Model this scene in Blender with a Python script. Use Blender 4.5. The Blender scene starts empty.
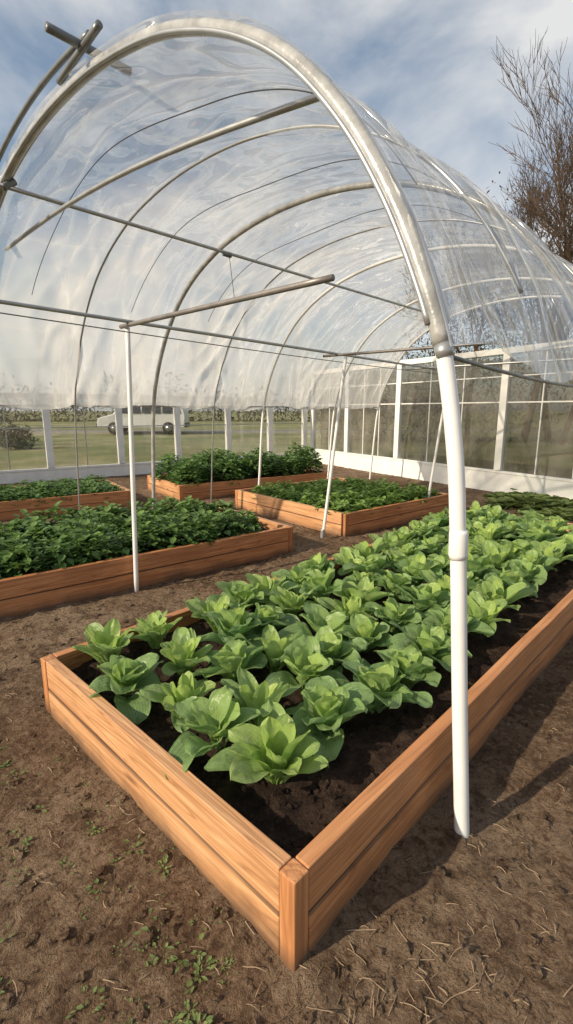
import bpy, bmesh, math, random
from mathutils import Vector, Matrix, noise
random.seed(7)
R=random.Random(7)
sc=bpy.context.scene
col=sc.collection
sc.view_settings.view_transform='Standard'
sc.view_settings.look='None'
sc.view_settings.exposure=0

# ------------------------------------------------------------ helpers
def link(o,parent=None):
    col.objects.link(o)
    if parent: o.parent=parent
    return o
def empty(name,loc=(0,0,0)):
    e=bpy.data.objects.new(name,None); e.location=loc; e.empty_display_size=.2
    col.objects.link(e); return e
def mesh_obj(name,verts,faces,mat,parent=None,smooth=True):
    m=bpy.data.meshes.new(name); m.from_pydata(verts,[],faces); m.update()
    if smooth: m.polygons.foreach_set('use_smooth',[True]*len(m.polygons))
    if mat: m.materials.append(mat)
    o=bpy.data.objects.new(name,m); return link(o,parent)
def tube_geo(pts,rad,sides,V,F,cap=True):
    pts=[Vector(p) for p in pts]; n=len(pts)
    rads=rad if isinstance(rad,(list,tuple)) else [rad]*n
    base=len(V); prev=None
    for i,p in enumerate(pts):
        t=(pts[min(i+1,n-1)]-pts[max(i-1,0)])
        if t.length<1e-9: t=Vector((0,0,1))
        t.normalize()
        if prev is None:
            a=Vector((0,0,1)) if abs(t.z)<.9 else Vector((1,0,0))
            nrm=t.cross(a).normalized()
        else:
            nrm=(prev-t*prev.dot(t)).normalized()
        prev=nrm; b=t.cross(nrm)
        for k in range(sides):
            a=2*math.pi*k/sides
            V.append(tuple(p+(nrm*math.cos(a)+b*math.sin(a))*rads[i]))
    for i in range(n-1):
        for k in range(sides):
            k2=(k+1)%sides
            F.append((base+i*sides+k,base+i*sides+k2,base+(i+1)*sides+k2,base+(i+1)*sides+k))
    if cap:
        F.append(tuple(base+k for k in reversed(range(sides))))
        F.append(tuple(base+(n-1)*sides+k for k in range(sides)))
def tube(name,pts,rad,mat,parent=None,sides=14):
    V=[];F=[]; tube_geo(pts,rad,sides,V,F)
    return mesh_obj(name,V,F,mat,parent)
def box(name,center,size,rotz,mat,parent=None,bev=.004):
    sx,sy,sz=[s/2 for s in size]
    V=[(x,y,z) for x in(-sx,sx) for y in(-sy,sy) for z in(-sz,sz)]
    F=[(0,1,3,2),(4,6,7,5),(0,4,5,1),(2,3,7,6),(0,2,6,4),(1,5,7,3)]
    o=mesh_obj(name,V,F,mat,parent,smooth=False)
    o.location=center; o.rotation_euler=(0,0,rotz)
    if bev:
        b=o.modifiers.new('b','BEVEL'); b.width=bev; b.segments=2
    return o

class NT:
    def __init__(s,mat): s.t=mat.node_tree; s.n=s.t.nodes; s.l=s.t.links
    def add(s,ty,**k):
        n=s.n.new(ty)
        for a,b in k.items():
            if a in n.inputs: n.inputs[a].default_value=b
            else: setattr(n,a,b)
        return n
    def L(s,a,b): s.l.new(a,b)
    def val(s,node,idx,v):
        if isinstance(v,bpy.types.NodeSocket): s.l.new(v,node.inputs[idx])
        else: node.inputs[idx].default_value=v
    def math(s,op,a,b=0.,clamp=False):
        n=s.n.new('ShaderNodeMath'); n.operation=op; n.use_clamp=clamp
        s.val(n,0,a); s.val(n,1,b); return n.outputs[0]
    def mix(s,f,a,b):
        n=s.n.new('ShaderNodeMix'); n.data_type='RGBA'
        s.val(n,0,f); s.val(n,6,a); s.val(n,7,b); return n.outputs[2]
    def noise(s,vec,scale,detail=4,rough=.5,dist=0):
        n=s.n.new('ShaderNodeTexNoise'); n.inputs['Scale'].default_value=scale
        n.inputs['Detail'].default_value=detail; n.inputs['Roughness'].default_value=rough
        n.inputs['Distortion'].default_value=dist
        if vec is not None: s.L(vec,n.inputs['Vector'])
        return n.outputs['Fac']
    def ramp(s,f,stops):
        n=s.n.new('ShaderNodeValToRGB'); e=n.color_ramp.elements
        while len(e)<len(stops): e.new(.5)
        for i,(p,c) in enumerate(stops):
            e[i].position=p; e[i].color=(*c,1) if len(c)==3 else c
        s.L(f,n.inputs[0]); return n.outputs[0]
    def step(s,f,a,b):
        n=s.n.new('ShaderNodeMapRange'); n.interpolation_type='SMOOTHSTEP'
        s.L(f,n.inputs[0]); n.inputs[1].default_value=a; n.inputs[2].default_value=b; return n.outputs[0]
    def mapping(s,vec,scale=(1,1,1),rot=(0,0,0)):
        n=s.n.new('ShaderNodeMapping'); n.inputs['Scale'].default_value=scale; n.inputs['Rotation'].default_value=rot
        s.L(vec,n.inputs['Vector']); return n.outputs[0]
    def bump(s,h,strength=.5,dist=.01):
        n=s.n.new('ShaderNodeBump'); n.inputs['Strength'].default_value=strength; n.inputs['Distance'].default_value=dist
        s.L(h,n.inputs['Height']); return n.outputs[0]
def new_mat(name):
    m=bpy.data.materials.new(name); m.use_nodes=True
    t=NT(m); bs=t.n['Principled BSDF']; out=t.n['Material Output']
    return m,t,bs,out
def simple(name,c,rough=.5,metal=0,nscale=8,var=.15,bumpd=0,spec=.5):
    m,t,bs,out=new_mat(name)
    tc=t.add('ShaderNodeTexCoord').outputs['Object']
    f=t.noise(tc,nscale,5,.6)
    c2=tuple(x*(1-var) for x in c); c3=tuple(min(1,x*(1+var)) for x in c)
    t.L(t.ramp(f,[(.3,c2),(.7,c3)]),bs.inputs['Base Color'])
    bs.inputs['Roughness'].default_value=rough; bs.inputs['Metallic'].default_value=metal
    bs.inputs['Specular IOR Level'].default_value=spec
    if bumpd: t.L(t.bump(t.noise(tc,nscale*6,4),.4,bumpd),bs.inputs['Normal'])
    return m

# ------------------------------------------------------------ materials
def wood_mat(name,dark,mid,light):
    m,t,bs,out=new_mat(name)
    tc=t.add('ShaderNodeTexCoord').outputs['Object']
    oi=t.add('ShaderNodeObjectInfo').outputs['Random']
    off=t.n.new('ShaderNodeVectorMath'); off.operation='ADD'
    cmb=t.add('ShaderNodeCombineXYZ'); t.L(t.math('MULTIPLY',oi,37.),cmb.inputs[0]); t.L(t.math('MULTIPLY',oi,11.),cmb.inputs[1]); t.L(t.math('MULTIPLY',oi,5.),cmb.inputs[2])
    t.L(tc,off.inputs[0]); t.L(cmb.outputs[0],off.inputs[1]); v=off.outputs[0]
    g=t.noise(t.mapping(v,(.35,6,6)),1.5,2,.45,.35)
    rings=t.math('PINGPONG',t.math('MULTIPLY',g,24.),1.)
    fib=t.noise(t.mapping(v,(2.0,110,110)),1.5,4,.6)
    streak=t.noise(t.mapping(v,(.8,26,26)),1.5,4,.6)
    blot=t.noise(v,2.6,4,.6)
    c=t.ramp(rings,[(0.,light),(.45,mid),(.8,mid),(1.,dark)])
    c=t.mix(.15,c,(*mid,1))
    c=t.mix(t.math('MULTIPLY',t.step(streak,.48,.66),.6),c,(*dark,1))
    c=t.mix(t.math('MULTIPLY',t.step(fib,.5,.7),.65),c,(*dark,1))
    c2=t.mix(t.math('MULTIPLY',t.step(blot,.42,.7),.6),c,(mid[0]*.62,mid[1]*.54,mid[2]*.5,1))
    c2=t.mix(t.math('MULTIPLY',oi,.35),c2,(light[0],light[1]*.97,light[2]*.95,1))
    vo=t.n.new('ShaderNodeTexVoronoi'); vo.inputs['Scale'].default_value=1.; t.L(t.mapping(v,(1.7,6,6)),vo.inputs['Vector'])
    vd=t.math('SUBTRACT',1.,t.math('MULTIPLY',vo.outputs['Distance'],8.5),True)
    c3=t.mix(t.math('MULTIPLY',vd,1.1,True),c2,(*[x*.35 for x in dark],1))
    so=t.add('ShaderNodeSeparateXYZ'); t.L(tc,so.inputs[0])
    seam_shade=t.step(t.math('ADD',t.math('ABSOLUTE',so.outputs[2]),t.math('MULTIPLY',streak,.007)),.064,.072)
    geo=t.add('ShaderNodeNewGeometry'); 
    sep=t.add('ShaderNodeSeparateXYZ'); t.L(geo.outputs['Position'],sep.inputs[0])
    seam_shade=t.math('MULTIPLY',seam_shade,t.math('LESS_THAN',sep.outputs[2],.2))
    c3=t.mix(t.math('MULTIPLY',seam_shade,.75),c3,(.08,.042,.022,1))  # shade of the gap between stacked boards, painted into the wood colour
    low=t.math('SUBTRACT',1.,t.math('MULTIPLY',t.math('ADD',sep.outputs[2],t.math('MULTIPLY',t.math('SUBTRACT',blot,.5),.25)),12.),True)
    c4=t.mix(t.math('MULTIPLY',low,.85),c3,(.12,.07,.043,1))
    t.L(c4,bs.inputs['Base Color'])
    bs.inputs['Roughness'].default_value=.48; bs.inputs['Specular IOR Level'].default_value=.45
    h=t.math('ADD',t.math('MULTIPLY',rings,-.4),t.math('ADD',fib,t.math('ADD',t.math('MULTIPLY',vd,-1.),streak)))
    t.L(t.bump(h,.7,.003),bs.inputs['Normal'])
    return m
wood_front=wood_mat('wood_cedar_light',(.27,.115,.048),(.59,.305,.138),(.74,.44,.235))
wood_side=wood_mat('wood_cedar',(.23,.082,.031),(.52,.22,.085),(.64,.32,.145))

def ground_mat():
    m,t,bs,out=new_mat('dirt_ground')
    p=t.add('ShaderNodeNewGeometry').outputs['Position']
    big=t.noise(p,.8,5,.6); med=t.noise(p,6,7,.7,.3); fine=t.noise(p,34,6,.75,.6); ff=t.noise(p,140,4,.75,.3)
    c=t.ramp(big,[(.36,(.22,.138,.083)),(.48,(.33,.22,.14)),(.62,(.47,.345,.235))])
    c=t.mix(t.math('MULTIPLY',t.step(med,.46,.62),.75),c,(.155,.092,.055,1))
    c=t.mix(t.math('MULTIPLY',t.step(fine,.5,.62),.5),c,(.50,.375,.26,1))
    c=t.mix(t.math('MULTIPLY',t.step(fine,.5,.36),.8),c,(.10,.06,.037,1))
    c=t.mix(t.math('MULTIPLY',t.step(ff,.52,.66),.65),c,(.075,.046,.03,1))
    mo=t.noise(p,2.1,6,.7)
    c=t.mix(t.math('MULTIPLY',t.step(mo,.58,.75),.4),c,(.15,.135,.06,1))
    t.L(c,bs.inputs['Base Color']); bs.inputs['Roughness'].default_value=.95; bs.inputs['Specular IOR Level'].default_value=.15
    h=t.math('ADD',t.math('MULTIPLY',med,1.5),t.math('ADD',t.math('MULTIPLY',fine,1.2),t.math('MULTIPLY',ff,.5)))
    t.L(t.bump(h,1.,.08),bs.inputs['Normal'])
    return m
def soil_mat():
    m,t,bs,out=new_mat('garden_soil')
    p=t.add('ShaderNodeNewGeometry').outputs['Position']
    med=t.noise(p,14,6,.7); fine=t.noise(p,80,5,.75)
    c=t.ramp(med,[(.35,(.022,.013,.010)),(.5,(.048,.029,.021)),(.65,(.10,.063,.043))])
    c=t.mix(t.math('MULTIPLY',t.step(fine,.54,.68),.55),c,(.17,.11,.075,1))
    t.L(c,bs.inputs['Base Color']); bs.inputs['Roughness'].default_value=.95; bs.inputs['Specular IOR Level'].default_value=.2
    t.L(t.bump(t.math('ADD',med,t.math('MULTIPLY',fine,.7)),1.,.05),bs.inputs['Normal'])
    return m
dirt=ground_mat(); soil=soil_mat()
straw_m=simple('dry_straw',(.27,.19,.12),.85,0,5,.5)

def leaf_mat(name,cold,young,rib,trans=.28,rough=.42,veins=True):
    m,t,bs,out=new_mat(name)
    uv=t.add('ShaderNodeUVMap').outputs[0]
    sep=t.add('ShaderNodeSeparateXYZ'); t.L(uv,sep.inputs[0]); U,V=sep.outputs[0],sep.outputs[1]
    at=t.add('ShaderNodeAttribute'); at.attribute_name='lv'; 
    s2=t.add('ShaderNodeSeparateColor'); t.L(at.outputs['Color'],s2.inputs[0]); rnd=s2.outputs[0]; age=s2.outputs[1]
    oi=t.add('ShaderNodeObjectInfo').outputs['Random']
    tc=t.add('ShaderNodeTexCoord').outputs['Object']
    c=t.mix(age,(*cold,1),(*young,1))
    c=t.mix(t.math('MULTIPLY',rnd,.4),c,(cold[0]*.6,cold[1]*.7,cold[2]*.9,1))
    c=t.mix(t.math('MULTIPLY',oi,.3),c,(cold[0]*1.4,cold[1]*1.2,cold[2]*.9,1))
    n=t.noise(tc,22,5,.6)
    c=t.mix(t.math('MULTIPLY',t.step(n,.5,.7),.4),c,(cold[0]*.7,cold[1]*.75,cold[2]*.8,1))
    au=t.math('ABSOLUTE',t.math('SUBTRACT',U,.5))
    if veins:
        wid=t.math('ADD',t.math('MULTIPLY',t.math('SUBTRACT',1.,V),.06),.016)
        rb=t.math('SUBTRACT',1.,t.math('DIVIDE',au,wid),True)
        sv=t.math('PINGPONG',t.math('SUBTRACT',t.math('MULTIPLY',V,7.),t.math('MULTIPLY',au,5.)),.5)
        side=t.math('SUBTRACT',1.,t.math('MULTIPLY',sv,11.),True)
        c=t.mix(t.math('MULTIPLY',side,.4),c,(*rib,1))
        c=t.mix(t.math('MULTIPLY',rb,1.3,True),c,(*rib,1))
        h=t.math('ADD',t.math('MULTIPLY',side,-.8),t.math('MULTIPLY',t.noise(tc,38,2),1.6))
        t.L(t.bump(h,.65,.008),bs.inputs['Normal'])
    t.L(c,bs.inputs['Base Color']); bs.inputs['Roughness'].default_value=rough
    bs.inputs['Specular IOR Level'].default_value=.5
    tr=t.add('ShaderNodeBsdfTranslucent'); 
    hs=t.add('ShaderNodeHueSaturation'); hs.inputs['Value'].default_value=1.8; t.L(c,hs.inputs['Color']); t.L(hs.outputs[0],tr.inputs[0])
    mx=t.add('ShaderNodeMixShader'); mx.inputs[0].default_value=trans
    t.L(bs.outputs[0],mx.inputs[1]); t.L(tr.outputs[0],mx.inputs[2]); t.L(mx.outputs[0],out.inputs[0])
    return m
collard_m=leaf_mat('collard_leaf',(.20,.345,.115),(.44,.58,.11),(.58,.64,.40),.3,.36)
crop_dark=leaf_mat('dark_crop_leaf',(.09,.175,.05),(.20,.31,.075),(.1,.18,.06),.24,.42,False)
crop_mid=leaf_mat('green_crop_leaf',(.14,.25,.055),(.27,.39,.09),(.1,.18,.06),.25,.5,False)
weed_m=leaf_mat('weed_leaf',(.14,.20,.06),(.24,.29,.09),(.1,.18,.06),.25,.6,False)

white_pvc=simple('white_pvc',(.80,.80,.78),.3,0,6,.06)
grey_pipe=simple('galvanised_pipe',(.42,.43,.43),.35,.6,10,.15)
dark_pipe=simple('dark_pipe',(.19,.20,.20),.4,.5,10,.2)
rust_pipe=simple('weathered_pipe',(.24,.22,.205),.42,.4,10,.25)
clad_pipe=simple('film_clad_hoop',(.42,.42,.405),.22,.15,9,.35,.004)
rail_m=simple('film_lock_rail',(.55,.55,.53),.3,0,6,.2)
white_paint=simple('white_paint',(.78,.78,.75),.5,0,4,.1)
frame_m=simple('grey_window_frame',(.20,.20,.19),.5,0,4,.1)
wire_m=simple('dark_wire',(.08,.08,.085),.5,.5)

def film_mat():
    m,t,bs,out=new_mat('polythene_film'); t.n.remove(bs)
    uv=t.add('ShaderNodeUVMap').outputs[0]
    sp=t.add('ShaderNodeSeparateXYZ'); t.L(uv,sp.inputs[0])
    def ridge(sc_,rot,s,k,w,d=.5):
        n=t.noise(t.mapping(uv,sc_,(0,0,rot)),s,2,.5,d)
        return t.math('POWER',t.math('SUBTRACT',1.,t.math('MULTIPLY',t.math('ABSOLUTE',t.math('SUBTRACT',n,.5)),w),True),k)
    a=ridge((.4,2.6,1),.10,1.5,6.,11.)
    b=ridge((.5,2.8,1),-.5,1.9,6.,12.)
    c_=ridge((2.0,.4,1),.2,1.3,6.,13.)
    blo=t.noise(t.mapping(uv,(.8,1.4,1),(0,0,.3)),1.2,3,.5,.8)
    cre=t.math('ADD',t.math('MULTIPLY',a,.26),t.math('ADD',t.math('MULTIPLY',b,.22),t.math('MULTIPLY',c_,.16)))
    f=t.math('ADD',t.math('MULTIPLY',t.math('SUBTRACT',blo,.40,True),1.35),cre)
    e=t.math('SUBTRACT',t.math('DIVIDE',sp.outputs[0],3.5),.5)
    el=t.math('MULTIPLY',t.math('SUBTRACT',e,.22,True),1.9)
    er=t.math('MULTIPLY',t.math('SUBTRACT',t.math('MULTIPLY',e,-1.),.38,True),1.)
    f=t.math('ADD',t.math('ADD',f,t.math('ADD',el,er)),.12,True)
    f=t.math('MINIMUM',f,.80)
    trn=t.add('ShaderNodeBsdfTransparent'); trn.inputs[0].default_value=(.985,.98,.97,1)
    dif=t.add('ShaderNodeBsdfDiffuse'); dif.inputs[0].default_value=(.90,.89,.87,1)
    tl=t.add('ShaderNodeBsdfTranslucent'); tl.inputs[0].default_value=(.96,.945,.91,1)
    g=t.add('ShaderNodeBsdfGlossy'); g.inputs['Roughness'].default_value=.07; g.inputs[0].default_value=(.97,.97,.97,1)
    bm=t.bump(t.math('ADD',t.math('ADD',a,b),t.math('MULTIPLY',blo,3.5)),.9,.07)
    for q in(dif,g): t.L(bm,q.inputs['Normal'])
    m1=t.add('ShaderNodeMixShader'); m1.inputs[0].default_value=.65; t.L(dif.outputs[0],m1.inputs[1]); t.L(tl.outputs[0],m1.inputs[2])
    m2=t.add('ShaderNodeMixShader'); t.L(f,m2.inputs[0]); t.L(trn.outputs[0],m2.inputs[1]); t.L(m1.outputs[0],m2.inputs[2])
    lw=t.add('ShaderNodeLayerWeight'); lw.inputs[0].default_value=.3
    gf=t.math('ADD',t.math('MULTIPLY',lw.outputs['Facing'],.42),.08,True)
    m3=t.add('ShaderNodeMixShader'); t.L(gf,m3.inputs[0]); t.L(m2.outputs[0],m3.inputs[1]); t.L(g.outputs[0],m3.inputs[2])
    t.L(m3.outputs[0],out.inputs[0])
    return m
film_m=film_mat()
def net_mat():
    m,t,bs,out=new_mat('shade_net'); 
    tc=t.add('ShaderNodeTexCoord').outputs['Object']
    f=t.noise(tc,1.7,6,.65,.5)
    f2=t.noise(t.mapping(tc,(5,5,.5)),1.6,4,.6,.5)
    fm=t.math('ADD',t.math('MULTIPLY',f,.5),t.math('MULTIPLY',f2,.5))
    t.L(t.ramp(fm,[(.4,(.045,.038,.028)),(.52,(.11,.095,.075)),(.6,(.25,.225,.185))]),bs.inputs['Base Color'])
    bs.inputs['Roughness'].default_value=.9
    tl=t.add('ShaderNodeBsdfTranslucent'); tl.inputs[0].default_value=(.14,.12,.095,1)
    m0=t.add('ShaderNodeMixShader'); m0.inputs[0].default_value=.3; t.L(bs.outputs[0],m0.inputs[1]); t.L(tl.outputs[0],m0.inputs[2])
    trn=t.add('ShaderNodeBsdfTransparent')
    m1=t.add('ShaderNodeMixShader'); t.L(t.math('ADD',t.math('MULTIPLY',f,.7),.32,True),m1.inputs[0]); t.L(trn.outputs[0],m1.inputs[1]); t.L(m0.outputs[0],m1.inputs[2])
    t.L(m1.outputs[0],out.inputs[0]); return m
net_m=net_mat()
def glass_mat():
    m,t,bs,out=new_mat('window_glass'); t.n.remove(bs)
    trn=t.add('ShaderNodeBsdfTransparent'); trn.inputs[0].default_value=(.88,.88,.86,1)
    g=t.add('ShaderNodeBsdfGlossy'); g.inputs['Roughness'].default_value=.05
    d=t.add('ShaderNodeBsdfDiffuse'); d.inputs[0].default_value=(.5,.48,.42,1)
    tc=t.add('ShaderNodeTexCoord').outputs['Object']
    m0=t.add('ShaderNodeMixShader'); t.L(t.math('MULTIPLY',t.math('SUBTRACT',t.noise(tc,1.4,5,.6),.35,True),.6),m0.inputs[0]); t.L(trn.outputs[0],m0.inputs[1]); t.L(d.outputs[0],m0.inputs[2])
    m1=t.add('ShaderNodeMixShader'); m1.inputs[0].default_value=.06; t.L(m0.outputs[0],m1.inputs[1]); t.L(g.outputs[0],m1.inputs[2])
    t.L(m1.outputs[0],out.inputs[0]); return m
glass_m=glass_mat()

# ------------------------------------------------------------ ground
def gh(x,y):
    d=math.hypot(x,y-4)
    k=max(0,min(1,(13-d)/4))
    if k<=0: return 0.
    n=noise.fractal(Vector((x*1.1,y*1.1,0)),1,2,4)*.026
    f=max(0,noise.fractal(Vector((x*8,y*8,3)),1,2,3))
    n+=f*.026
    n+=abs(noise.noise(Vector((x*22,y*22,8))))*.014
    return n*k
def graded(t,near,far,c): return c+near*t+(far-near)*math.copysign(abs(t)**11,t)
N=580
V=[];F=[]
for j in range(N+1):
    yy=graded(-1+2*j/N,6.0,600,5.4)
    for i in range(N+1):
        xx=graded(-1+2*i/N,5.6,600,0)
        V.append((xx,yy,gh(xx,yy)))
for j in range(N):
    for i in range(N):
        a=j*(N+1)+i; F.append((a,a+1,a+N+2,a+N+1))
mesh_obj('ground',V,F,dirt)

ico=bmesh.new(); bmesh.ops.create_icosphere(ico,subdivisions=2,radius=1)
ico_v=[v.co.copy() for v in ico.verts]; ico_f=[tuple(v.index for v in f.verts) for f in ico.faces]; ico.free()
def clods(name,n,posf,rmin,rmax,mat,parent=None):
    V=[];F=[]
    for _ in range(n):
        x,y,z=posf(); r=rmin+(rmax-rmin)*R.random()**5
        b=len(V); o=Vector((R.random()*50,R.random()*50,0)); sq=R.uniform(.4,.7)
        for v in ico_v:
            k=r*(1+.9*noise.noise(v*1.5+o)+.5*noise.noise(v*3.5+o)); V.append((x+v.x*k,y+v.y*k,z+v.z*k*sq))
        F+= [tuple(b+q for q in f) for f in ico_f]
    return mesh_obj(name,V,F,mat,parent,smooth=False)
def axis(azdeg):
    a=math.radians(azdeg); return Vector((math.sin(a),math.cos(a))),Vector((-math.cos(a),math.sin(a)))
beds=[
 dict(o=Vector((.02,.966)),az=43.5,a0=0,a1=4.75,w=1.6,h=.28),
 dict(o=Vector((.065,4.69)),az=51.7,a0=-5.2,a1=0,w=1.55,h=.27),
 dict(o=Vector((.654,5.27)),az=50.5,a0=0,a1=2.1,w=2.2,h=.27),
 dict(o=Vector((-2.24,6.97)),az=56,a0=-4.0,a1=0,w=1.4,h=.26),
 dict(o=Vector((-1.64,7.36)),az=56,a0=0,a1=2.95,w=1.5,h=.27),
]
def inbed(x,y,m=.03):
    for b in beds:
        u,v=axis(b['az']); d=Vector((x,y))-b['o']
        a=d.dot(u); c=d.dot(v)
        if b['a0']-m<a<b['a1']+m and -m<c<b['w']+m: return True
    return False
def gpos_near():
    while True:
        y=.35+R.random()**1.7*6; x=R.uniform(-1,1)*(.9+y*.75)
        if not inbed(x,y,.015): return x,y,gh(x,y)
clods('dirt_clods',9000,gpos_near,.002,.019,dirt)
V=[];F=[]
def strip(x,y,z,L,wd,ang,curl,lift):
    b=len(V); n=5; dx,dy=math.cos(ang),math.sin(ang); px,py=x,y
    for i in range(n+1):
        s=i/n; 
        hh=gh(px,py)+.003+z+lift*math.sin(s*math.pi)
        V.append((px-dy*wd/2,py+dx*wd/2,hh)); V.append((px+dy*wd/2,py-dx*wd/2,hh+.0015))
        ang2=ang+curl*s; px+=math.cos(ang2)*L/n; py+=math.sin(ang2)*L/n
    for i in range(n): F.append((b+2*i,b+2*i+1,b+2*i+3,b+2*i+2))
for _ in range(3200):
    x,y,z=gpos_near()
    strip(x,y,0,R.uniform(.01,.05),R.uniform(.0008,.0018),R.random()*6.28,R.uniform(-.8,.8),R.uniform(0,.005))
for _ in range(160):
    x=.02+R.gauss(.22,.22); y=.9+R.gauss(-.02,.11)
    if inbed(x,y,.0): continue
    strip(x,y,0,R.uniform(.03,.08),R.uniform(.001,.0018),R.random()*6.28,R.uniform(-.5,.5),R.uniform(0,.005))
mesh_obj('dry_straw',V,F,straw_m)

def outdoor_mat(name,stops,scale,bd):
    m,t,bs,out=new_mat(name)
    p=t.add('ShaderNodeNewGeometry').outputs['Position']
    t.L(t.ramp(t.noise(p,scale,6,.65),stops),bs.inputs['Base Color']); bs.inputs['Roughness'].default_value=.95
    t.L(t.bump(t.noise(p,scale*12,4),.8,bd),bs.inputs['Normal']); return m
lawn_m=outdoor_mat('lawn_grass',[(.36,(.14,.18,.055)),(.5,(.25,.26,.105)),(.64,(.40,.36,.22))],.3,.05)
road_m=outdoor_mat('asphalt',[(.3,(.20,.195,.185)),(.7,(.31,.30,.28))],.6,.01)
mesh_obj('lawn',[(-300,13.0,.03),(-8.2,9.2,.03),(-5.8,9.7,.03),(.7,14.2,.03),(4.5,9.6,.03),(9,4.2,.03),(300,4.2,.03),(300,590,.03),(-300,590,.03)],[(0,1,2,3,8),(3,4,5,6,7,8)],lawn_m,smooth=False)
mesh_obj('road',[(-200,23.0,.06),(60,31.5,.06),(60,36.5,.06),(-200,28.0,.06)],[(0,1,2,3)],road_m,smooth=False)
mesh_obj('road_kerb',[(-200,22.8,.03),(60,31.3,.03),(60,31.3,.16),(-200,22.8,.16),(-200,23.0,.16),(60,31.5,.16),(-200,23.0,.05),(60,31.5,.05)],[(0,1,2,3),(3,2,5,4),(4,5,7,6)],simple('kerb_stone',(.4,.39,.36),.8),smooth=False)

# ------------------------------------------------------------ raised beds
def board(name,parent,A,B,z0,z1,th,mat):
    A=Vector(A);B=Vector(B); d=B-A; L=d.length; c=(A+B)/2
    nx=max(2,int(L/.12)); V=[];F=[]
    o=Vector((R.random()*40,0,0))
    h=(z1-z0)/2
    for i in range(nx+1):
        x=-L/2+L*i/nx; wv=noise.noise(o+Vector((x*1.3,0,0)))*.004; wz=noise.noise(o+Vector((x*1.9,5,0)))*.002
        for(y,z)in((-th/2,-h),(th/2,-h),(th/2,h),(-th/2,h)):
            V.append((x,y+wv,z+wz))
    for i in range(nx):
        for k in range(4):
            k2=(k+1)%4; F.append((i*4+k,i*4+k2,(i+1)*4+k2,(i+1)*4+k))
    F.append((3,2,1,0)); F.append((nx*4,nx*4+1,nx*4+2,nx*4+3))
    m=bpy.data.meshes.new(name); m.from_pydata(V,[],F); m.update()
    bm=bmesh.new(); bm.from_mesh(m); bmesh.ops.recalc_face_normals(bm,faces=bm.faces); bm.to_mesh(m); bm.free()
    m.materials.append(mat); ob=bpy.data.objects.new(name,m); link(ob,parent)
    ob.location=(c.x,c.y,(z0+z1)/2); ob.rotation_euler=(0,0,math.atan2(d.y,d.x))
    bv=ob.modifiers.new('b','BEVEL'); bv.width=.004; bv.segments=2; bv.limit_method='ANGLE'
    return ob
def make_bed(b,first=False):
    e=empty('raised_garden_bed'); u,v=axis(b['az']); o=b['o']; a0,a1,w,h=b['a0'],b['a1'],b['w'],b['h']
    th=.048; pw=.054
    P=lambda a,c: o+u*a+v*c
    hm=h*.5
    for zi,(z0,z1) in enumerate(((-.004,hm-.002),(hm+.002,h))):
        e1=.002 if zi==0 else 0.
        k=pw+.002
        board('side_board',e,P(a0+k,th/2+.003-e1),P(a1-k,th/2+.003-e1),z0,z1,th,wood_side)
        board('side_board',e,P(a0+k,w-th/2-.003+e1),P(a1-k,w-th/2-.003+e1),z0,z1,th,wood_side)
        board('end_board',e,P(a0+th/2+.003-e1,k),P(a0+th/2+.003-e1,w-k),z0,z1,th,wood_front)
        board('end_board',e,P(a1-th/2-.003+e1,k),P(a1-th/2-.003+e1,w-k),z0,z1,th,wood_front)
    for a in(a0+pw/2,a1-pw/2):
        for c in(pw/2,w-pw/2):
            q=P(a,c)
            L=h+.02
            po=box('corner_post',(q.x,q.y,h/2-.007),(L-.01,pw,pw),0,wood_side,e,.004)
            po.rotation_euler=Matrix((( 0,u.x,v.x),(0,u.y,v.y),(1,0,0))).to_euler()
    V=[];F=[]; na=int((a1-a0)/.025); nc=int(w/.025); sz=h-.085
    def sh(x,y): return sz+noise.fractal(Vector((x*3,y*3,9)),1,2,3)*.028+noise.fractal(Vector((x*16,y*16,5)),1,2,3)*.02
    b['sh']=sh
    for i in range(na+1):
        for j in range(nc+1):
            q=P(a0+th*.6+(a1-a0-th*1.2)*i/na, th*.6+(w-th*1.2)*j/nc); V.append((q.x,q.y,sh(q.x,q.y)))
    for i in range(na):
        for j in range(nc):
            k=i*(nc+1)+j; F.append((k,k+nc+1,k+nc+2,k+1))
    mesh_obj('soil',V,F,soil,e)
    if first:
        def sp():
            a=a0+.06+R.random()**1.6*(a1-a0-.2); c=R.uniform(.07,w-.07); q=P(a,c); return q.x,q.y,sh(q.x,q.y)
        clods('soil_clods',5500,sp,.002,.019,soil,e)
    return e
for i,b in enumerate(beds): make_bed(b,i==0)

# ------------------------------------------------------------ plants
def plant_mesh(name,leaves,mat):
    V=[];F=[];UV=[];C=[]
    for grid,rnd,age in leaves:
        nu=len(grid[0]); nv=len(grid); b=len(V)
        for row in grid: V+= [tuple(p) for p in row]
        for j in range(nv-1):
            for i in range(nu-1):
                F.append((b+j*nu+i,b+j*nu+i+1,b+(j+1)*nu+i+1,b+(j+1)*nu+i))
                for(ii,jj)in((i,j),(i+1,j),(i+1,j+1),(i,j+1)):
                    UV.append((ii/(nu-1),jj/(nv-1))); C.append((rnd,age,0,1))
    m=bpy.data.meshes.new(name); m.from_pydata(V,[],F); m.update()
    uvl=m.uv_layers.new(name='UVMap'); ca=m.color_attributes.new('lv','FLOAT_COLOR','CORNER')
    uvl.data.foreach_set('uv',[x for c in UV for x in c])
    ca.data.foreach_set('color',[x for c in C for x in c])
    m.polygons.foreach_set('use_smooth',[True]*len(F)); m.materials.append(mat); return m
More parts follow.
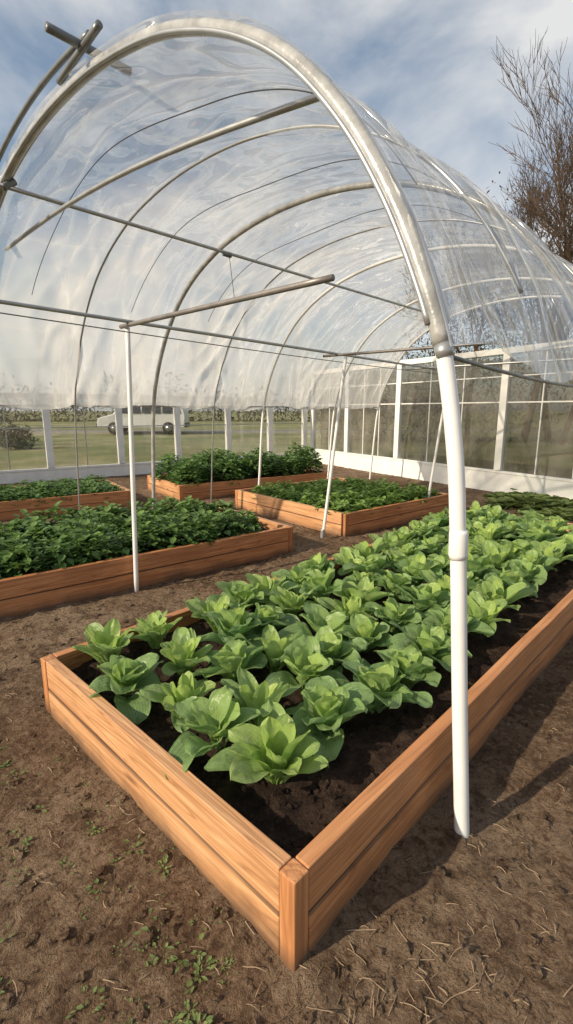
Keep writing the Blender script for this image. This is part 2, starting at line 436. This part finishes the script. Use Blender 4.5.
def collard_leaf(r,L,W,az,tilt0,tilt1,base_r,ruf,cup,nu=13,nv=18,z0=.0,stem=.26,bendp=1.6):
    grid=[]; ph=r.random()*20; x=base_r; z=z0; twist=r.uniform(-.5,.5); side=r.uniform(-.15,.15); wave=r.uniform(5,8)
    ca,sa=math.cos(az),math.sin(az)
    for j in range(nv):
        s=j/(nv-1)
        tilt=tilt0+(tilt1-tilt0)*s**bendp
        if j: x+=math.cos(tilt)*L/(nv-1); z+=math.sin(tilt)*L/(nv-1)
        q=(s-stem)/(1-stem)
        if q<=0: wd=W*(.10+.06*(s/stem))
        else:
            qq=q**.85
            wd=W*max(.10 if q<.99 else .06,(1-abs(2*qq-1)**2.2)**.5)
            wd=max(wd,W*.16*(1-q))
        row=[]
        for i in range(nu):
            tt=-1+2*i/(nu-1)
            lat=wd*tt*.5
            rr=max(0,min(1,q*2.5))
            up=cup*abs(tt)**1.8*wd*.5*(1-.8*max(0,q)) 
            up+=ruf*abs(tt)**2.5*math.sin(s*wave*2+ph+(2.6 if tt<0 else 0))*W*rr
            up+=.12*W*noise.noise(Vector((tt*1.4+ph,s*3.2,ph)))
            up+=.035*W*noise.noise(Vector((tt*3.5+ph,s*9,ph+9)))
            up+=twist*lat*s
            nx=-math.sin(tilt); nz=math.cos(tilt)
            X=x+nx*up; Z=z+nz*up; Y=lat+side*s*s*L
            row.append((X*ca-Y*sa, X*sa+Y*ca, max(Z,-.01)))
        grid.append(row)
    return grid
def make_collard(i):
    r=random.Random(100+i); lv=[]
    n=r.randint(12,16); ga=r.random()*6
    for k in range(n):
        f=k/(n-1)
        az=ga+k*2.39996+r.uniform(-.35,.35)
        L=(.222-.075*f)*r.uniform(.8,1.15); W=(.138-.048*f)*r.uniform(.85,1.15)
        t0=math.radians(50+32*f+r.uniform(-10,10)); t1=math.radians(-30+92*f+r.uniform(-25,25))
        lv.append((collard_leaf(r,L,W,az,t0,t1,.014-.006*f,.06,.75-.1*f,z0=.01+.045*f),r.random(),max(0,min(1,f*1.1-.3+r.uniform(-.15,.15)))))
    return plant_mesh('collard_leaves_%d'%i,lv,collard_m)
def make_upright(i):
    r=random.Random(300+i); lv=[]
    n=r.randint(10,14)
    for k in range(n):
        f=k/(n-1); az=k*2.39996+r.uniform(-.25,.25)
        L=(.235-.05*f)*r.uniform(.85,1.1); W=(.095-.028*f)*r.uniform(.9,1.1)
        t0=math.radians(55+28*f+r.uniform(-6,6)); t1=math.radians(0+68*f+r.uniform(-20,20))
        lv.append((collard_leaf(r,L,W,az,t0,t1,.01,.045,.7),r.random(),max(0,min(1,f*.8+.25+r.uniform(-.1,.2)))))
    return plant_mesh('young_collard_leaves_%d'%i,lv,collard_m)
CV=[make_collard(i) for i in range(9)]; UVv=[make_upright(i) for i in range(4)]
def small_leaf(r,base,d,L,W,nu=3,nv=4):
    d=d.normalized(); up=Vector((0,0,1)); s=d.cross(up)
    if s.length<.1: s=Vector((1,0,0))
    s.normalize(); nrm=s.cross(d); g=[]
    prof=[.15,.95,.85,.1]
    for j in range(nv):
        t=j/(nv-1); c=base+d*L*t+Vector((0,0,-.35*L*t*t))
        g.append([c+s*W*.5*prof[j]*k+nrm*(abs(k)*W*.18) for k in(-1,0,1)])
    return g
def make_clump(i,mat,n,rad,ht,ls,upb=.5):
    r=random.Random(500+i*13+n); lv=[]
    for k in range(n):
        a=r.random()*6.283; rr=rad*math.sqrt(r.random()); h=ht*(1-.6*(rr/rad)**2)*(r.random()**.4)
        base=Vector((rr*math.cos(a),rr*math.sin(a),h))
        a2=a+r.gauss(0,.9)
        d=Vector((math.cos(a2),math.sin(a2),upb*r.uniform(-.3,1.4)))
        L=ls*r.uniform(.7,1.25)
        lv.append((small_leaf(r,base,d,L,L*r.uniform(.6,.85)),r.random(),max(0,min(1,(h/ht)*.9-.25+r.uniform(-.25,.25)))))
    return plant_mesh('leaf_clump_%d'%i,lv,mat)
DK=[make_clump(i,crop_dark,150,.15,.28,.075,.8) for i in range(5)]
MD=[make_clump(i+10,crop_mid,120,.13,.19,.065,1.) for i in range(5)]
BU=[make_clump(i+20,crop_dark,340,.26,.52,.085,.8) for i in range(4)]
LO=[make_clump(i+30,crop_dark,100,.14,.19,.06) for i in range(4)]
def put(parent,name,me,x,y,z,s,rz,tilt=0):
    o=bpy.data.objects.new(name,me); o.location=(x,y,z); o.scale=(s,s,s*R.uniform(.9,1.15)); o.rotation_euler=(R.uniform(-tilt,tilt),R.uniform(-tilt,tilt),rz); link(o,parent)
b=beds[0]; u,v=axis(b['az']); e=empty('collard_greens')
for i in range(18):
    for j,c in enumerate((.32,.59,.86,1.13,1.40)):
        a=.20+i*.262+R.uniform(-.045,.045)+(.0 if j%2 else .07); c2=c+R.uniform(-.045,.045)
        if a>b['a1']-.15: continue
        q=b['o']+u*a+v*c2; z=b['sh'](q.x,q.y)-.005
        if R.random()<.30 : put(e,'young_collard',R.choice(UVv),q.x,q.y,z,R.uniform(.85,1.15),R.random()*6.28,.18)
        else: put(e,'collard',R.choice(CV),q.x,q.y,z,R.uniform(.85,1.2),R.random()*6.28,.2)
def fill(bi,name,parts,meshes,sa,scw,smin,smax,am=.14,jit=.04):
    b=beds[bi]; u,v=axis(b['az']); e=empty(name); a=b['a0']+am
    while a<b['a1']-am+.02:
        c=am
        while c<b['w']-am+.02:
            q=b['o']+u*(a+R.uniform(-jit,jit))+v*(c+R.uniform(-jit,jit))
            put(e,parts,R.choice(meshes),q.x,q.y,b['sh'](q.x,q.y)-.01,R.uniform(smin,smax),R.random()*6.28,.1); c+=scw
        a+=sa
fill(1,'potato_plants','potato_plant',DK,.24,.26,.8,1.15,.21)
fill(2,'spinach_plants','spinach_plant',MD,.21,.31,.85,1.1,.19)
fill(3,'herb_plants','herb_plant',LO,.2,.22,.85,1.2,.18)
fill(4,'tomato_plants','tomato_plant',BU,.33,.36,.7,1.1,.26,.05)

lv=[]
def weed_at(x,y,n,rad,ls):
    for k in range(n):
        a=R.random()*6.283; rr=rad*R.random()
        px,py=x+rr*math.cos(a),y+rr*math.sin(a)
        base=Vector((px,py,gh(px,py)+.004)); d=Vector((math.cos(a),math.sin(a),R.uniform(.1,.9))); L=ls*R.uniform(.5,1.3)
        lv.append((small_leaf(R,base,d,L,L*R.uniform(.25,.7)),R.random(),R.random()*.7))
for _ in range(150):
    x=R.uniform(-1.6,-.1); y=R.uniform(.5,1.9)
    if inbed(x,y,.02): continue
    weed_at(x,y,R.randint(3,20),R.uniform(.01,.045),R.uniform(.008,.02))
for _ in range(34):
    x=R.uniform(-.95,-.15); y=.6+R.uniform(-.15,.45)
    if inbed(x,y,.02): continue
    weed_at(x,y,R.randint(10,34),R.uniform(.02,.05),R.uniform(.009,.022))
for _ in range(110):
    x=R.uniform(3.2,5.6); y=R.uniform(6.2,8.0)
    weed_at(x,y,26,.14,R.uniform(.10,.32))
wm=plant_mesh('weeds',lv,weed_m); link(bpy.data.objects.new('weeds',wm))

# ------------------------------------------------------------ hoop greenhouse
def TW(w,U,z): return Vector((.594-.725*w+.688*U,1.38+.688*w+.725*U,z))
half=[(0,-.05),(.05,.5),(.092,.99),(.124,1.28),(.186,1.59),(.2725,1.82),(.387,2.05),(.544,2.29),(.757,2.53),(1.0,2.72),(1.29,2.875),(1.64,3.0),(2.1,3.085)]
prof=half+[(2.55,3.11)]+[(5.1-w,z) for w,z in reversed(half)]
def cr(p0,p1,p2,p3,t):
    return tuple(.5*((2*p1[k])+(-p0[k]+p2[k])*t+(2*p0[k]-5*p1[k]+4*p2[k]-p3[k])*t*t+(-p0[k]+3*p1[k]-3*p2[k]+p3[k])*t**3) for k in(0,1))
dense=[]
for i in range(len(prof)-1):
    p0=prof[max(i-1,0)];p1=prof[i];p2=prof[i+1];p3=prof[min(i+2,len(prof)-1)]
    for k in range(8): dense.append(cr(p0,p1,p2,p3,k/8))
dense.append(prof[-1])
def seg(w0,w1,zmin=-1): return [p for p in dense if w0<=p[0]<=w1 and p[1]>=zmin]
gh_e=empty('hoop_greenhouse')
def arc(pts,U,out=0,dU=0):
    res=[]
    for i,(w,z) in enumerate(pts):
        a=pts[max(i-1,0)];c=pts[min(i+1,len(pts)-1)]
        tx,tz=c[0]-a[0],c[1]-a[1]; l=math.hypot(tx,tz) or 1
        res.append(TW(w-tz/l*out,U+dU,z+tx/l*out))
    return res
tube('front_hoop_leg',arc(seg(-1,.19),0),.0245,white_pvc,gh_e,20)
tube('pipe_coupler',[TW(.088,0,.95),TW(.0905,0,.965),TW(.093,0,1.03),TW(.094,0,1.04)],[.0265,.0285,.0285,.0265],white_pvc,gh_e,20)
tube('pipe_collar',[TW(.172,0,1.55),TW(.185,0,1.59)],.0265,grey_pipe,gh_e,20)
tube('front_hoop',arc(seg(.183,4.95),0),.0275,clad_pipe,gh_e,20)
tube('film_lock_rail',arc(seg(.2,4.95),0,.012,.035),.013,rail_m,gh_e,10)
tube('film_lock_rail',arc(seg(.2,4.95),0,-.018,-.022),.010,grey_pipe,gh_e,10)
tube('front_hoop_leg',arc([p for p in dense if p[0]>4.94],0),.0255,white_pvc,gh_e,20)
tube('outer_brace_hoop',arc(seg(2.15,4.9),0,.13,-.02)+[TW(5.2,-.02,0)],.016,dark_pipe,gh_e,12)
for k,U in enumerate((1.95,3.85,5.6,7.0)):
    tube('hoop',arc(dense,U),.024 if k==0 else .019,clad_pipe if k==0 else white_pvc,gh_e,14)
for U in(.97,2.9):
    tube('rib',arc([p for p in dense if p[0]>.3],U),.010,grey_pipe,gh_e,8)
for U in(.42,1.4,2.4):
    pts=[(w,z-.03-.03*math.sin(w*3+U*5)) for w,z in seg(.5,4.4)]
    tube('tension_wire',arc(pts,U,-.02),.003,wire_m,gh_e,6)
def bar(name,a,b,r,mat,sag=0,n=12):
    return tube(name,[a.lerp(b,i/n)-Vector((0,0,sag*math.sin(math.pi*i/n))) for i in range(n+1)],r,mat,gh_e,12)
bar('purlin',TW(3.5,-.06,2.92),TW(3.5,7.05,2.90),.015,grey_pipe)
bar('centre_beam',TW(2.92,-1.5,2.06),TW(2.72,5.6,1.93),.013,grey_pipe)
bar('centre_beam_wire',TW(2.92,-1.5,2.01),TW(2.72,5.6,1.88),.004,dark_pipe,.03)
bar('ridge_stub',TW(2.22,-.2,3.20),TW(2.22,.24,3.20),.021,dark_pipe)
bar('ridge_stub',TW(2.02,-.03,3.20),TW(2.5,-.03,3.15),.018,dark_pipe)
bar('purlin_clamp',TW(3.5,-.03,2.91),TW(3.5,.05,2.97),.024,dark_pipe)
bar('diagonal_brace',TW(4.25,.2,2.72),TW(.96,.36,2.66),.015,grey_pipe,-.10)
bar('side_rail',TW(4.98,0,1.45),TW(4.98,7,1.45),.010,grey_pipe)
bar('side_rail',TW(.165,1.95,1.56),TW(.165,7,1.56),.008,grey_pipe)
bar('side_rail',TW(.10,1.95,1.27),TW(.10,7,1.27),.005,dark_pipe,.05)
bar('side_rail',TW(.18,0.,1.56),TW(.165,1.95,1.52),.007,dark_pipe,.02)
def P3(x,y,z): return Vector((x,y,z))
bar('support_post',P3(-1.18,3.62,-.05),P3(-1.165,3.77,1.99),.018,white_pvc)
bar('cross_bar',P3(-1.22,3.79,2.0),P3(.215,2.43,2.0),.016,rust_pipe)
bar('support_post',P3(.39,5.18,-.05),P3(.62,5.32,1.95),.017,white_pvc)
bar('support_post_foot',P3(.39,5.18,-.02),P3(.40,5.19,.12),.024,grey_pipe)
bar('cross_bar',P3(.40,5.50,1.97),P3(1.75,4.25,1.95),.014,rust_pipe)
bar('support_post',P3(1.85,6.37,-.05),P3(2.12,6.55,1.93),.017,white_pvc)
bar('cross_bar',P3(1.6,7.0,1.95),P3(3.4,5.4,1.95),.014,grey_pipe)
bar('hanging_wire',TW(3.5,2.0,2.9),TW(3.45,2.02,2.45),.003,wire_m)
bar('tie_clip',TW(3.5,1.93,2.9),TW(3.5,2.02,2.9),.024,dark_pipe)

cov=[p for p in dense if p[1]>(1.57 if p[0]<2.5 else 1.42)]
V=[];F=[];UVs=[]; NU=260; U0,U1=-.03,7.05; hoopsU=(0,1.95,3.85,5.6,7.0)
cov2=[]
for a,bb in zip(cov[:-1],cov[1:]): cov2+= [a,((a[0]+bb[0])/2,(a[1]+bb[1])/2)]
cov2.append(cov[-1]); cov=cov2
nc=len(cov); lens=[0]
for i in range(1,nc): lens.append(lens[-1]+math.hypot(cov[i][0]-cov[i-1][0],cov[i][1]-cov[i-1][1]))
for j in range(NU+1):
    U=U0+(U1-U0)*j/NU
    sg=0
    for a,bb in zip(hoopsU[:-1],hoopsU[1:]):
        if a<=U<=bb: sg=math.sin(math.pi*(U-a)/(bb-a))
    for i in range(nc):
        w,z=cov[i]; a=cov[max(i-1,0)];c=cov[min(i+1,nc-1)]
        tx,tz=c[0]-a[0],c[1]-a[1]; l=math.hypot(tx,tz)
        s=lens[i]
        wr=noise.fractal(Vector((s*.5+U*.6,U*1.9-s*.6,1)),1,2,3)*.04
        rg=1-abs(noise.noise(Vector((s*.7-U*.8,U*2.6+s*.9,7))))*4
        wr+=max(0,rg)*.024
        rg=1-abs(noise.noise(Vector((s*1.1+U*1.2,U*2.2-s*1.3,17))))*5
        wr+=max(0,rg)*.014
        off=.036-.05*sg+wr*(.15+sg*.9)
        hm=max(0,1-s/.25) if s<.25 else (max(0,1-(lens[-1]-s)/.3))
        z+=hm*(-.02+.09*noise.noise(Vector((U*1.3,(0 if s<1 else 9),0))))
        V.append(tuple(TW(w-tz/l*off,U,z+tx/l*off))); UVs.append((s/lens[-1]*3.5,U/2.))
for j in range(NU):
    for i in range(nc-1):
        k=j*nc+i; F.append((k,k+1,k+nc+1,k+nc))
fo=mesh_obj('polythene_cover',V,F,film_m,gh_e)
uvl=fo.data.uv_layers.new(name='UVMap')
for lp in fo.data.loops: uvl.data[lp.index].uv=UVs[lp.vertex_index]

# ------------------------------------------------------------ glazed walls
def glazed_wall(A,B,h,posts,kick,net,topz=None):
    e=empty('greenhouse_wall'); A=Vector(A);B=Vector(B); d=(B-A); L=d.length; d.normalize(); n=Vector((-d.y,d.x)); rz=math.atan2(d.y,d.x)
    c=(A+B)/2
    box('kick_board',(c.x,c.y,kick/2),(L,.05,kick),rz,white_paint,e)
    box('kick_rail',(c.x,c.y,kick+.022),(L,.075,.04),rz,white_paint,e)
    box('top_beam',(c.x,c.y,h+.05),(L,.09,.10),rz,white_paint,e)
    for s in posts:
        q=A+d*s; box('wall_post',(q.x,q.y,(kick+.044+h)/2),(.13,.10,h-kick-.05),rz,white_paint,e)
    ps=sorted(posts)
    for s0,s1 in zip(ps[:-1],ps[1:]):
        gl=s1-s0-.13; q=A+d*((s0+s1)/2); zz=(kick+.044+h)/2; gh_=h-kick-.05
        box('glass_pane',(q.x,q.y,zz),(gl-.004,.006,gh_-.004),rz,glass_m,e,0)
        box('transom',(q.x,q.y,kick+gh_*.62),(gl-.002,.025,.022),rz,white_paint if net else grey_pipe,e)
        if net: box('transom',(q.x,q.y,kick+gh_*.84),(gl-.002,.025,.018),rz,white_paint,e)
        m=max(1,int(gl/.8))
        for k in range(1,m+1):
            if m==1 and gl<1.2: break
            qq=A+d*(s0+.065+gl*k/(m+1)); box('mullion',(qq.x,qq.y,zz),(.02,.03,gh_-.006),rz,white_paint if net else grey_pipe,e)
    if net:
        V=[];F=[];N2=400
        for i in range(N2+1):
            s=L*i/N2; o=n*(net+.05*math.sin(s*7)+.04*math.sin(s*19+1)+.05*noise.noise(Vector((s*5,0,0))))
            q=A+d*s+o
            for k in range(7): V.append((q.x+.02*math.sin(k+s*3),q.y,.25+(h-.3)*k/6))
        for i in range(N2):
            for k in range(6): a=i*7+k; F.append((a,a+7,a+8,a+1))
        mesh_obj('shade_net',V,F,net_m,e)
    return e
glazed_wall((-8.2,7.4),(.55,13.35),1.62,[0,1.4,2.75,4.2,5.6,6.9,8.2,9.4,10.5],.22,None)
dd=(Vector((3.68,8.28))-Vector((.65,13.4))); 
glazed_wall((.72,13.3),(.72+dd.x*1.95,13.3+dd.y*1.95),2.3,[.0,1.5,3.25,5.75,8.3,10.6,11.4],.34,.2)

# ------------------------------------------------------------ van
def van(loc,rz):
    e=empty('parked_van',loc); e.rotation_euler=(0,0,rz)
    paint=simple('van_paint',(.72,.73,.74),.3,0,2,.03); dark=simple('van_glass',(.03,.035,.04),.1); tyre=simple('tyre',(.02,.02,.02),.9); hub=simple('wheel_hub',(.4,.4,.42),.3,.8); plast=simple('bumper',(.06,.06,.06),.6)
    pr=[(-2.4,.35),(-2.42,1.0),(-2.3,1.75),(-2.0,1.92),(.4,1.95),(.85,1.82),(1.55,1.12),(2.3,.92),(2.42,.7),(2.42,.35)]
    V=[];F=[];n=len(pr)
    for sgn in(-1,1):
        for x,z in pr: V.append((x,sgn*(.92-(.14*max(0,z-1.0))),z))
    for i in range(n): j=(i+1)%n; F.append((i,j,n+j,n+i))
    F.append(tuple(reversed(range(n)))); F.append(tuple(range(n,2*n)))
    o=mesh_obj('body',V,F,paint,e,False); bv=o.modifiers.new('b','BEVEL'); bv.width=.06; bv.segments=3
    for sgn in(-1,1):
        for pts in([(.0,1.15),(1.25,1.15),(.75,1.72),(.0,1.76)],[(-1.1,1.15),(-.08,1.15),(-.08,1.76),(-1.1,1.76)],[(-2.2,1.15),(-1.2,1.15),(-1.2,1.74),(-2.1,1.7)]):
            V=[(x,sgn*(.925-(.14*max(0,z-1.0))),z) for x,z in pts]; mesh_obj('side_window',V,[(0,1,2,3)],dark,e,False)
        for x in(-1.5,1.5):
            tube('tyre',[(x,sgn*.72,.34),(x,sgn*.94,.34)],.34,tyre,e,20); tube('hub',[(x,sgn*.9,.34),(x,sgn*.955,.34)],.19,hub,e,14)
    mesh_obj('windscreen',[(.93,-.72,1.76),(1.52,-.82,1.17),(1.52,.82,1.17),(.93,.72,1.76)],[(0,1,2,3)],dark,e,False).location=(.02,0,.02)
    box('bumper',(2.42,0,.5),(.12,1.75,.25),0,plast,e,.03); box('bumper',(-2.42,0,.5),(.12,1.75,.25),0,plast,e,.03)
    box('headlight',(2.33,.65,.82),(.12,.3,.14),0,hub,e,.02); box('headlight',(2.33,-.65,.82),(.12,.3,.14),0,hub,e,.02)
van((-8.2,28.6,.06),math.radians(184))

# ------------------------------------------------------------ trees
bark=simple('bark',(.095,.063,.042),.9,0,3,.3)
def bare_tree(x,y,H,seed,spread=.45,mat=bark,k0=7,name='bare_tree'):
    r=random.Random(seed); V=[];F=[]
    def grow(p,d,L,rad,depth):
        n=4; pts=[p]; rads=[rad]; dd=d.copy(); q=p.copy()
        for i in range(n):
            dd=(dd+Vector((r.gauss(0,.10),r.gauss(0,.10),r.gauss(.05,.05)))).normalized(); q=q+dd*L/n; pts.append(q.copy()); rads.append(rad*(1-.5*(i+1)/n))
        tube_geo(pts,rads,7 if depth<2 else (5 if depth<3 else 3),V,F,False)
        if depth>=5: return
        k={0:k0,1:5,2:5,3:4,4:3}[depth]
        for i in range(k):
            f=r.uniform(.3,1.)
            idx=min(n-1,int(f*n)); bp=pts[idx].lerp(pts[idx+1],f*n-idx if f<1 else 1)
            a=r.random()*6.28; side=Vector((math.cos(a),math.sin(a),0)); side=(side-dd*side.dot(dd)).normalized()
            nd=(dd+side*r.uniform(spread*.8,spread*1.9)+Vector((0,0,.15))).normalized()
            grow(bp,nd,L*r.uniform(.45,.72),max(.010,rads[idx]*r.uniform(.4,.6)),depth+1)
    grow(Vector((0,0,-.1)),Vector((r.gauss(0,.04),0,1)).normalized(),H*.62,H*.013,0)
    o=mesh_obj(name,V,F,mat); o.location=(x,y,0); return o
bare_tree(10.1,21.,12.2,3,.38)
bare_tree(12.0,22.5,12.,5,.4)
bare_tree(8.1,22.,9.2,9,.45)
bare_tree(10.9,19.5,8.5,14,.45)
hm=leaf_mat('hedge_leaf',(.10,.07,.038),(.21,.135,.075),(.1,.1,.06),.2,.7,False)
dh=leaf_mat('distant_leaf',(.10,.105,.065),(.19,.165,.10),(.1,.1,.06),.15,.7,False)
def hedge(name,specs,mat,ls,seed,per=1400):
    r=random.Random(seed); lv=[]
    for(x,y,z,rx,rz) in specs:
        for k in range(per):
            d=Vector((r.gauss(0,1),r.gauss(0,1),r.gauss(0,1))).normalized()*(r.random()**.45)
            nn=1+.45*noise.noise(d*2.3+Vector((x,y,z)))
            base=Vector((x+d.x*rx*nn,y+d.y*rx*nn,max(.1,z+d.z*rz*nn)))
            L=ls*r.uniform(.6,1.4); dr=Vector((r.gauss(0,1),r.gauss(0,1),r.gauss(.2,.8)))
            lv.append((small_leaf(r,base,dr,L,L*.4),r.random(),r.random()*.8))
    m=plant_mesh(name,lv,mat); return link(bpy.data.objects.new(name,m))
hedge('hedge',[(7.9,21,4.3,1.5,5.0),(9.6,21.4,4.6,1.7,5.2),(11.2,20.8,4.8,1.9,5.2),(13.0,20.2,5.2,2.2,5.2),(15.4,19.5,4.8,2.4,4.8),(6.6,22,2.8,1.6,3.2),(5.2,22,1.8,2.2,2.2),(3.,22.5,1.6,2.2,2.)],hm,.14,4,3600)
hedge('distant_hedge',[(x,62+R.uniform(-3,3),1.4,4.2,2.8+R.random()*2.) for x in range(-75,12,6)],dh,.6,8,420)
hedge('shrub',[(-11.5,19,.7,.9,.9),(-13.2,20,.9,1.2,1.1),(-9.6,17.5,.4,.6,.5)],dh,.14,21,900)

# ------------------------------------------------------------ world + sun + camera
az=math.atan2(-.88,-.48); el=math.radians(29)
w=bpy.data.worlds.new('World'); sc.world=w; w.use_nodes=True
t=NT(w); bg=t.n['Background']
sky=t.add('ShaderNodeTexSky'); sky.sky_type='NISHITA'; sky.sun_disc=False; sky.sun_elevation=el; sky.sun_rotation=az%(2*math.pi); sky.air_density=1.1; sky.dust_density=1.4
g=t.add('ShaderNodeTexCoord').outputs['Generated']
mp=t.mapping(g,(1,1,2.0),(0,0,.9))
n1=t.noise(mp,1.8,7,.54,.4)
cl=t.ramp(n1,[(.44,(0,0,0)),(.62,(1,1,1))])
c=t.mix(.22,sky.outputs[0],(4.0,5.0,6.0,1))
c=t.mix(t.math('MULTIPLY',cl,.85),c,(7.2,7.1,6.9,1))
t.L(c,bg.inputs[0]); bg.inputs[1].default_value=.122
sl=bpy.data.lights.new('sun','SUN'); sl.energy=5.; sl.angle=math.radians(.8); sl.color=(1,.85,.64)
so=bpy.data.objects.new('sun',sl); link(so)
D=Vector((math.sin(az)*math.cos(el),math.cos(az)*math.cos(el),math.sin(el)))
so.rotation_euler=D.to_track_quat('Z','Y').to_euler()
cam=bpy.data.cameras.new('camera'); co=bpy.data.objects.new('camera',cam); link(co)
cam.sensor_fit='VERTICAL'; cam.sensor_height=24; cam.lens=24*487/1024; cam.clip_start=.02; cam.clip_end=1500
co.location=(0,0,1.4); co.rotation_euler=(math.radians(90-11.83),0,0)
sc.camera=co
